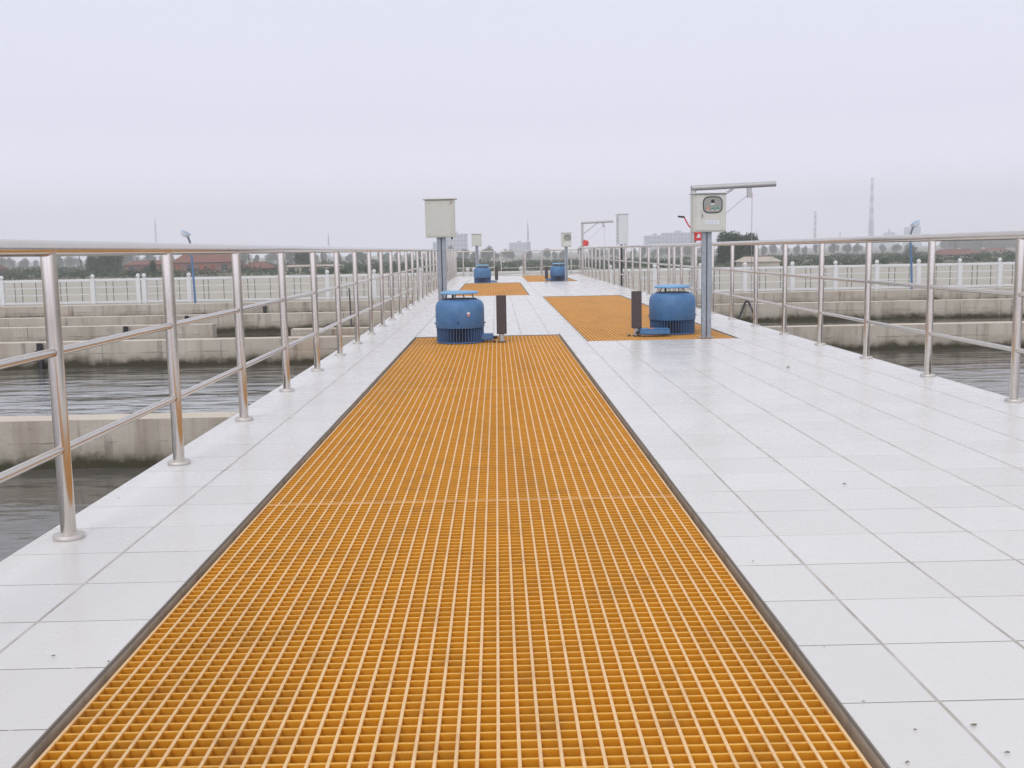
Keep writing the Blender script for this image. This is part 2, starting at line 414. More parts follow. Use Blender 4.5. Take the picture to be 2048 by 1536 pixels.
tm = MB(); tint = []
def tile_quad(x0, x1, y0, y1):
    r = [random.uniform(-.0004, .0004) for _ in range(4)]
    e = .0015
    vs = [(x0, y0, -.011), (x1, y0, -.011), (x1, y1, -.011), (x0, y1, -.011),
          (x0, y0, -e+r[0]), (x1, y0, -e+r[1]), (x1, y1, -e+r[2]), (x0, y1, -e+r[3]),
          (x0+e*2, y0+e*2, r[0]), (x1-e*2, y0+e*2, r[1]), (x1-e*2, y1-e*2, r[2]), (x0+e*2, y1-e*2, r[3])]
    fs = [(0,1,5,4), (1,2,6,5), (2,3,7,6), (3,0,4,7), (4,5,9,8), (5,6,10,9), (6,7,11,10), (7,4,8,11), (8,9,10,11)]
    tm.add(vs, fs); tv = random.random(); tint.extend([tv] * 12)
T = .3995
gx, gy = .0050, .0026          # half joint widths
colx = [SL, -1.94, -1.541] + [1.134 + T * k for k in range(-6, 8)]
# left strip columns, then the columns on the right grid
left_cols = [(SL, -1.541), (-1.541, -1.165)]
right_cols = []
xx = 1.134 - T
mid_cols = [(-1.165, -.864)] + [(1.134 - T*(k+1), 1.134 - T*k) for k in range(4, -1, -1)]
right_cols = [(1.134 + T*k, min(1.134 + T*(k+1), SR)) for k in range(0, 8)]
rowL = [3.347 + T * j for j in range(-34, 118)]
rowR = [3.388 + T * j for j in range(-34, 118)]
def lay(cols, rows):
    for (a, b_) in cols:
        for y in rows:
            c, d = max(y, Y0), min(y + T, Y1)
            if d - c < .03: continue
            rects = [(a, b_, c, d)]
            for g in G:
                nr = []
                for (p, q, r_, s_) in rects:
                    if q <= g[0] or p >= g[1] or s_ <= g[2] or r_ >= g[3]: nr.append((p, q, r_, s_)); continue
                    if p < g[0]: nr.append((p, g[0], r_, s_))
                    if q > g[1]: nr.append((g[1], q, r_, s_))
                    p2, q2 = max(p, g[0]), min(q, g[1])
                    if r_ < g[2]: nr.append((p2, q2, r_, g[2]))
                    if s_ > g[3]: nr.append((p2, q2, g[3], s_))
                rects = nr
            for (p, q, r_, s_) in rects:
                if q - p > .02 and s_ - r_ > .02:
                    tile_quad(p + gx + random.uniform(-.0007, .0007), q - gx + random.uniform(-.0007, .0007), r_ + gy + random.uniform(-.0005, .0005), s_ - gy + random.uniform(-.0005, .0005))
lay(left_cols, rowL); lay(mid_cols, rowR); lay(right_cols, rowR)
tiles = tm.build('walkway_tiles', TILE)
att = tiles.data.attributes.new('tint', 'FLOAT', 'POINT'); att.data.foreach_set('value', tint)
kind(tiles, 'structure')
gr = MB(); cut_boxes(gr, SL + .004, SR - .004, Y0, Y1 - .004, -.0119, -.0013)
kind(gr.build('walkway_grout', GROUT), 'structure')

# ---------------------------------------------------------------- orange gratings
def grating(x0, x1, y0, y1, label, nlong):
    t = thing('grating_panel', label, 'grating', ((x0+x1)/2, (y0+y1)/2, 0), 0, 'orange grating panels set in the walkway')
    cx, cy = (x0+x1)/2, (y0+y1)/2
    hb, top = .0048, -.010
    a, b_, c, d = x0-cx, x1-cx, y0-cy, y1-cy
    bars = MB()
    for i in range(nlong + 1):
        x = a + hb + (b_ - a - 2*hb) * i / nlong
        w0 = hb * .62
        z0, z1 = top - .055, top
        bars.add([(x-w0, c, z0), (x+w0, c, z0), (x+hb, c, z1-.002), (x-hb, c, z1-.002), (x-w0, d, z0), (x+w0, d, z0), (x+hb, d, z1-.002), (x-hb, d, z1-.002)],
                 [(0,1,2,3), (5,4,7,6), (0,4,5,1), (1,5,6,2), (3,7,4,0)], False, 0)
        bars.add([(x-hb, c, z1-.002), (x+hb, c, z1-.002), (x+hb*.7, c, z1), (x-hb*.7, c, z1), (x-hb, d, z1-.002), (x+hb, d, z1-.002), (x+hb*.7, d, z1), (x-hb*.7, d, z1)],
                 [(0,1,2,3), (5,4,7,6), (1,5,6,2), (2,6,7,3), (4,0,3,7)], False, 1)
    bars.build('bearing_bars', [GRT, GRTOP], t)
    cr = MB(); n = round((d - c) / .047)
    hc = .0042; xs_ = [a + hb + (b_ - a - 2*hb) * i / nlong for i in range(nlong + 1)]
    for j in range(n + 1):
        y = c + .006 + (d - c - .012) * j / n
        z0, z1 = top - .052, top - (.0035 if 0 < j < n else .0008)
        w0 = hc * .62
        vs = [(a, y-w0, z0), (a, y+w0, z0), (a, y+hc, z1), (a, y-hc, z1), (b_, y-w0, z0), (b_, y+w0, z0), (b_, y+hc, z1), (b_, y-hc, z1)]
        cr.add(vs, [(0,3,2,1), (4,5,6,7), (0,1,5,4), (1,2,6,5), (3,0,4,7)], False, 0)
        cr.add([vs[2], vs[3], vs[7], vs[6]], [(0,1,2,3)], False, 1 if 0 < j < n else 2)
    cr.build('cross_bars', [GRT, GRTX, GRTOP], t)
    return t
NL = 39
seam = [(.80, 4.945), (4.955, 9.065), (9.075, 13.215), (13.225, 14.655)]
lab = ['nearest panel of worn orange grating at the bottom of the picture', 'second panel of orange grating ahead in the long near strip',
       'third panel of orange grating in the long near strip, before the blue motor', 'short orange grating panel under the near left blue motor']
grating(-1.135, .845, -3.4, .79, 'orange grating panel beneath and behind the viewpoint', NL)
for (c, d), l in zip(seam, lab): grating(-1.135, .845, c, d, l, NL)
for (x0, x1, segs, labs) in [(-1.145, .84, [(27.78, 31.92), (31.93, 36.07), (36.08, 38.72)], ['near panel of the far left orange grating beyond the near left motor', 'middle panel of the far left orange grating', 'short panel of far left orange grating in front of the far left blue motor']),
                             (1.19, 3.115, [(13.53, 17.67), (17.68, 21.82), (21.83, 26.72)], ['orange grating panel under the near right blue motor', 'middle panel of the right orange grating behind the near right motor', 'far panel of the right orange grating behind the near right motor']),
                             (1.19, 3.0, [(39.13, 43.9), (43.91, 48.87)], ['orange grating panel under the far right blue motor', 'last orange grating panel at the steel end gate'])]:
    for (c, d), l in zip(segs, labs): grating(x0, x1, c, d, l, NL if x1 < 2 else 38)

# ---------------------------------------------------------------- railings
RH = 1.232
def flange_post(parent, x, y, r=.032, top=RH):
    p = MB().tube([(0,0,.012), (0,0,top)], r, 20).build('post', STEEL, parent, (x, y, 0))
    fl = MB().lathe([(.064, .0015), (.065, .016), (.062, .020), (.040, .0215), (.034, .024), (r, .026)], n=28)
    fl.build('base_flange', STEELM, p)
    return p
def railing(name, label, x, ys_, y_start, y_end):
    t = thing(name, label, 'railing', (x, ys_[0], 0))
    Y = ys_[0]
    MB().tube([(0, y_start - Y, RH), (0, y_end - Y, RH)], .034, 24).build('top_rail', STEEL, t)
    for z in (.800, .385):
        MB().tube([(0, y_start - Y, z), (0, y_end - Y, z)], .019, 16).build('middle_rail', STEEL, t)
    p0 = None
    for y in ys_:
        if p0 is None: p0 = flange_post(t, 0, y - Y)
        else: c = dup(p0, t); c.location = (0, y - Y, 0)
    return t
yl = [4.389 + 1.57 * n for n in range(-4, 29)]
railing('stainless_railing', 'polished stainless steel railing along the left edge of the walkway', -1.857, yl, -4, 49.3)
yr = [7.671 + 1.57 * n for n in range(-6, 27)]
rr = railing('stainless_railing', 'polished stainless steel railing along the right edge of the walkway', 3.847, yr, -4, 49.3)
c = flange_post(rr, 0, 22.7 - yr[0])
for yy in (22.45, 22.9, 21.45):
    MB().lathe([(.037, -.02), (.037, .02)], n=16).build('white_tie', WHITE, rr, (0, yy - yr[0], RH - .02)).rotation_euler = (PI/2, 0, 0)

# end rail with gate
t = thing('end_gate', 'stainless steel end railing with gate leaves closing the far end of the walkway', 'gate', (1.0, 49.2, 0))
def rel(x): return x - 1.0
for x in (-1.55, -.1, 1.3, 2.13, 3.5):
    MB().tube([(0,0,0), (0,0,1.16)], .032 if x != -.1 else .025, 12).build('gate_post', STEEL, t, (rel(x), 0, 0))
for a, b_ in ((-1.85, -.1), (2.13, 3.84)):
    MB().tube([(rel(a), 0, 1.15), (rel(b_), 0, 1.15)], .03, 12).build('top_rail', STEEL, t)
    MB().tube([(rel(a), 0, .40), (rel(b_), 0, .40)], .018, 10).build('middle_rail', STEEL, t)
for a, b_ in ((.22, 1.24), (1.36, 2.07)):
    m = MB(); q = .06
    loop = [(a+q, .04), (b_-q, .04), (b_-.02, .06), (b_, .12), (b_, 1.06), (b_-.02, 1.12), (b_-q, 1.14), (a+q, 1.14), (a+.02, 1.12), (a, 1.06), (a, .12), (a+.02, .06), (a+q, .04)]
    m.tube([(rel(x), 0, z) for x, z in loop], .022, 10); m.tube([(rel(a), 0, .36), (rel(b_), 0, .36)], .014, 8)
    lf = m.build('gate_leaf', STEEL, t)

# ---------------------------------------------------------------- blue drive motors
def motor():
    t = thing('drive_motor', '', 'motor', (0,0,0), 0, 'blue finned drive motors on the gratings')
    # finned lower body
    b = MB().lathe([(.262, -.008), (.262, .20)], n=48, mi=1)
    for k in range(48):
        a = 2*PI*k/48; ca, sa = math.cos(a), math.sin(a); h = .0042
        r0, r1 = .27, .312
        vs = []
        for z in (.004, .205):
            for (r, s_) in ((r0, -h), (r1, -h*.6), (r1, h*.6), (r0, h)): vs.append((r*ca - s_*sa, r*sa + s_*ca, z))
        b.add(vs, [(0,3,2,1), (4,5,6,7), (0,1,5,4), (1,2,6,5), (2,3,7,6)])
    b.lathe([(.30, -.008), (.315, -.006), (.315, .006), (.28, .008)], n=48)
    b.build('finned_body', [BLUED, GAPSHADE], t)
    dome = MB().lathe([(.285, .188), (.318, .188), (.322, .192), (.322, .445), (.318, .48), (.306, .512), (.286, .537), (.258, .553), (.225, .561), (.19, .563), (.185, .558), (.185, .54), (0, .54)], n=56)
    d = dome.build('fan_cowl', BLUE, t)
    rim = MB().lathe([(.226, .560), (.236, .566), (.22, .572), (.19, .57)], n=48).build('vent_ring', GALVD, t)
    for a in (20, 110, 200, 290):
        a = math.radians(a); MB().tube([(.20*math.cos(a), .20*math.sin(a), .56), (.165*math.cos(a), .165*math.sin(a), .64)], .007, 8).build('lid_strut', GALVD, t)
    MB().tube([(-.09, .03, .54), (-.09, .03, .64)], .014, 10).build('lid_bolt', GALVD, t)
    MB().lathe([(0, .634), (.20, .634), (.242, .628), (.25, .634), (.252, .645), (.245, .658), (.22, .666), (.12, .672), (0, .674)], n=48).build('rain_lid', BLUEL, t)
    for a in (-178, -62, -2, 90):
        a = math.radians(a); MB().tube([(.318*math.cos(a), .318*math.sin(a), .245), (.338*math.cos(a), .338*math.sin(a), .245)], .011, 8).build('cowl_screw', BLUED, t)
    return t
m1 = motor()
pos = [(-.497, 13.84, 'near left blue finned motor with a small orange sticker on its cowl'), (2.452, 14.62, 'near right blue finned motor beside the post of the windowed control box'),
       (-.53, 39.2, 'far left blue finned motor at the end of the second left grating'), (2.36, 39.9, 'far right blue finned motor beside the small far right box post')]
ms = [m1] + [dup(m1) for _ in range(3)]
for o, (x, y, l) in zip(ms, pos): o.location = (x, y, 0); o['label'] = l
# sticker on the near left cowl, cable boxes
a = math.radians(-68)
st = MB()
for k, (z0, z1, s_) in enumerate(((.375, .40, .020), (.345, .372, .014))):
    pts = []
    for zz in (z0, z1):
        for da in (-s_, s_):
            aa = a + da / .32; pts.append((.3245*math.cos(aa), .3245*math.sin(aa), zz))
    st.add([pts[0], pts[1], pts[3], pts[2]], [(0,1,2,3)], False, k)
st.build('maker_sticker', [PLATE, ORANGEM], m1)
a = math.radians(-93); MB().tube([(.32*math.cos(a), .32*math.sin(a), .27), (.334*math.cos(a), .334*math.sin(a), .262)], .010, 8).build('cowl_clip', BLACK, m1)
def conduit_box(parent, x0, x1, y0, y1, h, side):
    b = MB().rbox(x0, x1, y0, y1, .018, h, .012).build('terminal_box', BLUED if parent == m1 else BLUE, parent)
    MB().rbox(x0+.005, x1-.005, y0+.004, y1-.004, h+.001, h+.012, .004).build('box_lid', BLUE, b)
    xs_ = x1 if side > 0 else x0
    MB().tube([(xs_ - side*.01, (y0+y1)/2, h*.55), (xs_ + side*.05, (y0+y1)/2, h*.5)], .018, 10).build('cable_gland', BLACK, b)
    return b
conduit_box(ms[0], .27, .44, -.13, .10, .085, 1)
tb = conduit_box(ms[1], -.52, -.12, -.56, -.31, .085, -1)
MB().lathe([(.034, 0), (.034, .004), (.024, .0042), (.024, .001)], n=24).build('red_emblem', ORANGEM, tb, (-.36, -.435, .098)).scale = (1.3, 1.3, 1)
conduit_box(ms[2], .27, .46, -.13, .10, .07, 1)
conduit_box(ms[3], -.46, -.28, -.25, -.03, .09, -1)

# brown posts beside motors
def marker():
    t = thing('marker_post', '', 'post', (0,0,0), 0, 'dark brown square posts beside the motors')
    MB().tube([(0,0,0), (0,0,.12)], .033, 16).build('stub_pipe', GALV, t)
    MB().rbox(-.066, .066, -.045, .045, .10, .605, .006).build('brown_sleeve', BROWN, t)
    MB().box(-.05, .05, -.05, .05, -.008, .004).build('foot_plate', GALVD, t)
    MB().box(-.118, -.086, -.03, .01, -.008, .014).build('cable_clip', BLACK, t)
    return t
k0 = marker(); ks = [k0] + [dup(k0) for _ in range(3)]
for o, (x, y, s_, l) in zip(ks, [(.052, 13.72, 1, 'dark brown square post on the near grating right of the near left motor'), (1.90, 14.25, 1, 'dark brown square post left of the near right blue motor'),
                             (-.005, 39.3, .92, 'dark brown square post right of the far left blue motor'), (1.895, 39.9, .9, 'dark brown square post left of the far right blue motor')]):
    o.location = (x, y, 0); o.scale = (s_, s_, s_); o['label'] = l
    if x > 1: o.rotation_euler = (0, 0, 0)

# ---------------------------------------------------------------- control boxes
def box_pole(t, h, w_=.062):
    p = MB().rbox(-w_, -.006, -.03, .03, 0, h, .004).rbox(.006, w_, -.03, .03, 0, h, .004).build('pole', POLE, t)
    MB().box(-.0059, .0059, -.018, .018, .001, h).build('pole_seam', GALVD, p)
    MB().box(-w_-.03, w_+.03, -.06, .06, 0.0015, .009).build('base_plate', GALV, p)
def blank_box(label, loc, w_=.40, h0=1.385, h1=1.905):
    t = thing('control_box', label, 'control box', loc, 0, 'grey control boxes on steel posts')
    box_pole(t, h0 - .001)
    b = MB().rbox(-w_/2-.012, w_/2-.012+.012, -.09, .09, h0, h1, .006).build('cabinet', PAINTB, t)
    MB().rbox(-w_/2-.04, w_/2+.03, -.125, .125, h1+.001, h1+.018, .004).build('rain_hood', PAINTB, b)
    m = MB().rbox(-w_/2+.012, w_/2-.022, -.096, -.0905, h0+.02, h1-.012, .002); m.build('back_panel', PAINTB, b)
    for sx_ in (-1, 1):
        for z in (h0+.05, h1-.05): MB().tube([(sx_*(w_/2-.05)-.005, -.096, z), (sx_*(w_/2-.05)-.005, -.101, z)], .006, 8).build('screw', GALVD, b)
    MB().tube([(w_/2-.05, 0, h0), (w_/2-.05, 0, h0-.03)], .012, 8).build('cable_gland', BLACK, b)
    return t
bl = blank_box('grey control box with plain back and rusty top corner, behind the near left motor', (-.77, 14.86, 0))
rs = MB()
for (x, z, w_, h) in ((.150, 1.872, .018, .016), (.135, 1.84, .004, .04), (.158, 1.845, .003, .03)):
    rs.box(x, x+w_, -.0975, -.0962, z-h/2, z+h/2)
rs.build('rust_streak', RUST, bl.children[1])
b3 = blank_box('small plain grey box on its post behind the far left motor', (-.74, 40.5, 0), .37, 1.37, 1.82)
def window_box(label, loc, h0=1.378, h1=1.865, w_=.42, off=.02):
    t = thing('control_box', label, 'control box', loc, 0, 'grey control boxes on steel posts')
    box_pole(t, h0 - .001)
    x0, x1 = off - w_/2, off + w_/2
    b = MB().rbox(x0, x1, -.10, .12, h0, h1, .006).build('cabinet', PAINTB, t)
    MB().rbox(x0-.022, x1+.016, -.145, .14, h1+.001, h1+.014, .003).build('rain_hood', PAINTL, b)
    dr = MB().rbox(x0+.028, x1-.008, -.112, -.1005, h0+.018, h1-.014, .003).build('door', PAINTB, b)
    cx, cz = off + .035, h0 + .345
    rw, rh = .128, .109
    def sq(rw_, rh_, n=48):
        out_ = []
        for k in range(n):
            a = 2*PI*k/n; c_, s_ = math.cos(a), math.sin(a)
            out_.append((cx + rw_*math.copysign(abs(c_)**.62, c_), cz + rh_*math.copysign(abs(s_)**.62, s_)))
        return out_
    fr = MB(); o1, o2 = sq(rw, rh), sq(rw-.012, rh-.012); n = len(o1)
    vs = [(x, -.1125, z) for x, z in o1] + [(x, -.124, z) for x, z in sq(rw-.004, rh-.004)] + [(x, -.124, z) for x, z in sq(rw-.009, rh-.009)] + [(x, -.1125, z) for x, z in o2]
    fr.add(vs, [(r*n+k, r*n+(k+1)%n, (r+1)*n+(k+1)%n, (r+1)*n+k) for r in range(3) for k in range(n)], True)
    wf = fr.build('window_frame', BLACK, dr)
    MB().prism(sq(rw-.011, rh-.011), -.1145, -.1128).build('window_panel', PANELG, dr)
    for i, (dx, mm) in enumerate(((-.062, ORANGEM), (0, GREEN), (.062, GREEN))):
        MB().lathe([(.015, 0), (.015, .006), (.010, .010), (0, .011)], n=20).build('indicator_button', mm, dr, (cx+dx, -.1147, cz-.045)).rotation_euler = (PI/2, 0, 0)
        MB().box(cx+dx-.016, cx+dx+.016, -.1158, -.1147, cz-.072, cz-.064).build('button_tag', PLATE, dr)
    MB().lathe([(.022, 0), (.022, .008), (.018, .012), (0, .012)], n=20).build('selector_knob', BLACK, dr, (cx, -.1147, cz+.045)).rotation_euler = (PI/2, 0, 0)
    MB().box(cx-.02, cx+.02, -.1158, -.1147, cz+.004, cz+.018).build('knob_tag', PLATE, dr)
    hd = MB().rbox(off-.115, off-.090, -.124, -.1125, h0+.175, h0+.275, .003).build('door_handle', GALV, dr)
    MB().box(off-.104, off-.094, -.1255, -.1241, h0+.185, h0+.225).build('handle_inset', RUST, hd)
    lb = MB().box(off-.06, off+.12, -.1142, -.1122, h0+.098, h0+.146).build('name_plate', PLATE, dr)
    tx = MB(); rnd = random.Random(3)
    for k in range(6):
        x = off - .05 + k * .027
        for s_ in range(3):
            z = h0 + .108 + s_ * .012; tx.box(x, x + rnd.uniform(.012, .020), -.1149, -.1143, z, z + .0035)
        xm = x + rnd.uniform(.004, .012); tx.box(xm, xm + .0035, -.1155, -.1150, h0 + .105, h0 + .139)
    tx.build('plate_writing', INK, lb)
    return t
PANELG = mat('instrument_panel', (.27, .27, .24), .25, 0, var=.12, scale=60)
window_box('grey control box with black-rimmed window and indicator buttons beside the near right motor', (2.748, 13.72, 0))
window_box('small grey box with a round window on its post at the far right motor', (2.62, 39.4, 0), 1.27, 1.79, .37, .01)

# pale cabinet outside the right railing
t = thing('control_cabinet', 'tall pale cabinet on two legs outside the right railing, louvred side towards the walkway', 'cabinet', (4.16, 34.3, 0))
cb = MB().rbox(-.18, .12, -.3, .55, 1.31, 2.27, .006).build('cabinet', PAINTL, t)
MB().rbox(-.2, .14, -.33, .58, 2.272, 2.295, .004).build('rain_hood', PAINTL, cb)
lv = MB()
for k in range(8): lv.box(-.190, -.1803, .0, .22, 1.42+k*.1, 1.442+k*.1)
lv.build('louvre', GALVD, cb)
MB().rbox(-.13, -.07, -.27, -.21, -.45, 1.309, .004).build('leg', BLACK, t)
MB().rbox(.0, .07, -.27, -.21, -.45, 1.309, .004).build('leg', GALV, t)

# ---------------------------------------------------------------- davit cranes
def crane(label, loc, arm, ang, winch_side):
    t = thing('davit_crane', label, 'crane', loc, 0, 'small davit cranes outside the right railing')
    MB().tube([(0,0,-.4), (0,0,2.31)], .055, 18).build('mast', GALV, t)
    MB().box(-.12, .12, -.12, .12, -.45, -.38).build('base_plate', GALV, t)
    dx, dz = math.cos(ang), math.sin(ang)
    am = MB().tube([(-.05*dx, 0, 2.36), (arm*dx, 0, 2.36 + arm*dz)], .055, 18, caps=False)
    am.tube([(arm*dx-.002, 0, 2.36+arm*dz), (arm*dx-.25*dx, 0, 2.36+(arm-.25)*dz)], .047, 18, caps=False)
    a_ = am.build('arm', GALV, t)
    br = MB(); br.tube([(.04, 0, 1.86), (arm*.48, 0, 2.33+arm*.48*dz-.02)], .024, 10); br.build('brace', GALV, t)
    px = arm * .68; pz = 2.36 + px*dz - .055
    bk = MB().rbox(px-.045, px+.045, -.035, -.025, pz-.19, pz, .003).rbox(px-.045, px+.045, .025, .035, pz-.19, pz, .003).build('pulley_bracket', GALV, t)
    MB().lathe([(.05, -.02), (.042, -.008), (.042, .008), (.05, .02)], n=24).build('pulley', ORANGEM, bk, (px+.01, 0, pz-.13)).rotation_euler = (PI/2, 0, 0)
    MB().tube([(px+.055, 0, pz-.13), (px+.06, 0, -.32)], .006, 6).build('hoist_cable', ROPE, t)
    MB().tube([(px-.03, 0, pz-.14), (.14, 0, 1.44)], .006, 6).build('cable_to_winch', ROPE, t)
    w_ = MB().rbox(.01, .19, -.09, .09, 1.31, 1.48, .01).build('winch', RED, t)
    MB().box(.05, .12, -.094, -.0905, 1.37, 1.44).build('winch_label', PLATE, w_)
    MB().lathe([(.07, -.03), (.07, .03)], n=20).build('winch_drum', RED, w_, (.10, 0, 1.53)).rotation_euler = (PI/2, 0, 0)
    if winch_side:
        h = MB().tube([(.06, -.10, 1.42), (-.12, -.10, 1.62), (-.21, -.10, 1.785)], .014, 8).build('crank', RED, w_)
        MB().tube([(-.20, -.10, 1.785), (-.33, -.10, 1.80)], .02, 10).build('crank_grip', BLACK, h)
    else:
        MB().rbox(.02, .28, -.10, .10, 1.32, 1.56, .05).build('winch_cover', RED, w_)
        MB().rbox(-.12, -.06, -.03, .03, 1.15, 1.3, .01).build('bracket', GALVD, t)
    return t
crane('grey davit crane with long arm behind the near right control box', (4.0, 21.3, 0), 1.66, .036, True)
crane('smaller looking davit crane with red winch at the far right railing', (3.94, 48.0, 0), 1.42, .035, False)

# ---------------------------------------------------------------- tank walls
WT = .27
def wall(x0, x1, y, top, label, bottom=-1.2):
    m = MB().box(x0, x1, y, y + WT, bottom, top)
    o = m.build('tank_wall', CONC); tag(o, label, 'wall', 'concrete tank walls')
    return o
wall(-25, SL-.003, 7.70, -.004, 'stained concrete tank wall nearest on the left of the walkway')
wall(-25, SL-.003, 15.0, -.004, 'second concrete tank wall on the left, across the agitated water')
wall(-25, -5.0, 18.35, -.004, 'third left concrete wall, ending short of the walkway')
wall(-3.66, SL-.003, 18.5, -.13, 'short low concrete baffle against the left side of the walkway')
wall(-25, SL-.003, 21.3, -.004, 'fourth concrete tank wall on the left with a black pipe')
wall(-25, SL-.003, 26.45, -.004, 'farthest left concrete tank wall, in front of the white fence')
wall(SR+.003, 25, 7.60, -.004, 'concrete tank wall nearest on the right, at the picture edge')
wall(SR+.003, 25, 15.25, -.004, 'concrete tank wall across the rippled water on the right')
wall(SR+.003, 25, 21.55, -.004, 'middle concrete tank wall on the right with the leaning black hoses')
wall(SR+.003, 10.49, 26.6, -.004, 'farthest right tank wall with the orange-stained end')
wall(10.52, 25, 27.2, -.03, 'low grey wall continuing behind the orange-stained wall end on the right')
for s_, l in ((-25.3, 'left'), (25.0, 'right')):
    o = MB().box(s_, s_ + .3, -12, 26.44, -1.2, -.004).build('tank_wall', CONC); tag(o, 'long outer side wall of the tanks on the far %s' % l, 'wall', 'concrete tank walls')
# black pipes on the left walls
for i, (x, y, l) in enumerate([(-6.55, 14.99, 'black drop pipe on the second left wall'), (-6.5, 18.34, 'black drop pipe on the third left wall'), (-6.3, 21.29, 'black drop pipe on the fourth left wall'), (-5.86, 26.44, 'black drop pipe on the farthest left wall')]):
    t = thing('drop_pipe', l + ' of the tanks', 'pipe', (x, y, 0), 0, 'black drop pipes on the tank walls')
    m = MB().rbox(-.04, .04, -.05, -.008, -.5, -.006, .012).tube([(0, -.03, -.16), (.03, -.09, -.20), (.03, -.09, -.5)], .03, 8); m.build('pipe', BLACK, t)
    MB().box(-.055, .055, -.056, -.001, -.14, -.11).build('clamp', GALVD, t)
tag(MB().tube([(-2.68, 19.2, -.6), (-2.70, 19.2, .55)], .014, 8).build('depth_rod', GALVD), 'thin dark rod standing in the tank close to the left railing', 'rod')
t = MB().tube([(4.83, 21.2, -.42), (4.95, 21.25, -.22), (5.12, 21.5, .045), (5.16, 21.6, .05)], .022, 8); t.build
tag(t.build('black_hose', BLACK), 'black hose leaning left down the right tank wall', 'hose')
tag(MB().tube([(5.28, 21.2, -.42), (5.24, 21.3, -.18), (5.19, 21.52, .04), (5.19, 21.6, .05)], .020, 8).build('black_hose', BLACK), 'black hose hanging nearly straight down the right tank wall', 'hose')

# ---------------------------------------------------------------- white perimeter fence
FY, FZ = 51.0, -1.03
def u2x(u, y=FY): return (u - 992) * y / 2060.0
def fence(label, piers, x0, x1, z):
    t = thing('white_fence', label, 'fence', ((x0+x1)/2, FY, z)); cx = (x0+x1)/2
    MB().rbox(x0-cx, x1-cx, -.05, .05, 1.07, 1.19, .02).build('top_rail', WHITE, t)
    MB().rbox(x0-cx, x1-cx, -.05, .05, .02, .12, .01).build('bottom_rail', WHITE, t)
    for zz in (.44, .78): MB().box(x0-cx, x1-cx, -.018, .018, zz, zz+.035).build('middle_rail', WHITE, t)
    p0 = None
    for x in piers:
        if p0 is None:
            p0 = MB().rbox(-.10, .10, -.10, .10, 0, 1.21, .01).build('pier', WHITE, t, (x-cx, 0, 0))
            MB().lathe([(.05, 1.211), (.045, 1.235), (.08, 1.26), (.10, 1.31), (.098, 1.35), (.07, 1.40), (.035, 1.425), (0, 1.43)], n=20).build('ball_cap', WHITE, p0)
        else: c_ = dup(p0, t); c_.location = (x-cx, 0, 0)
    ps = sorted([x0] + piers + [x1]); b0 = None
    for a_, b_ in zip(ps, ps[1:]):
        if b_ - a_ < 1.2: continue
        for fr in (.30, .42, .76):
            x = a_ + (b_-a_)*fr + random.uniform(-.05, .05)
            if b0 is None: b0 = MB().box(-.016, .016, -.012, .012, .121, 1.069).build('baluster', BALUS, t, (x-cx, 0, 0))
            else: c_ = dup(b0, t); c_.location = (x-cx, 0, 0)
    return t
fence('white ball-capped fence across the yard left of the walkway', [-30.7, -28.4, -26.2, -23.9, -21.75, -19.53, -17.34, -17.05, -14.89, -12.7, -10.48, -8.21, -5.94, -3.7], -32, -2.3, FZ)
fence('short white fence beyond the end gate', [-1.40, -1.1, 1.19], -2.2, 1.6, FZ)
fence('white ball-capped fence across the yard right of the walkway', [3.4, 5.52, 7.69, 9.93, 12.1, 14.42, 16.53, 18.56, 20.61, 22.63, 24.6, 26.6, 28.6, 30.6], 1.8, 32, FZ)

# ---------------------------------------------------------------- street lamps
def lamp(label, x, y, ztop, lean, side):
    t = thing('yard_lamp', label, 'lamp', (x, y, gz(y)), 0, 'blue yard lamps')
    h = ztop - gz(y)
    MB().tube([(0,0,0), (lean*.5, 0, h*.5), (lean, 0, h-.55)], .055, 12, r1=.04).build('pole', LBLUE, t)
    MB().lathe([(.10, 0), (.10, .04), (.06, .06)], n=16).build('pole_base', LBLUE, t)
    MB().tube([(lean, 0, h-.56), (lean+side*.03, 0, h-.38), (lean+side*.13, 0, h-.12)], .04, 10, r1=.05).build('arm', BALUSB, t)
    hd = MB().lathe([(0, -.17), (.08, -.165), (.15, -.13), (.205, -.06), (.23, .0), (.225, .012)], n=28)
    o = hd.build('lamp_bowl', LENS, t, (lean+side*.20, 0, h)); o.rotation_euler = (0, side*-.5, 0)
    o2 = MB().lathe([(.232, .013), (.24, .02), (.215, .045), (.12, .075), (0, .085)], n=28).build('lamp_hood', LBLUEP, t, (lean+side*.20, 0, h)); o2.rotation_euler = (0, side*-.5, 0)
    return t
BALUSB = mat('lamp_arm_grey', (.12, .15, .2), .5)
LBLUEP = mat('pale_blue_hood', (.36, .46, .58), .45)
lamp('blue yard lamp with tilted oval head seen over the left railing', -13.50, 47, 2.20, -.06, -1)
lamp('blue yard lamp with tilted oval head seen over the right railing', 18.72, 47, 2.05, -.14, 1)

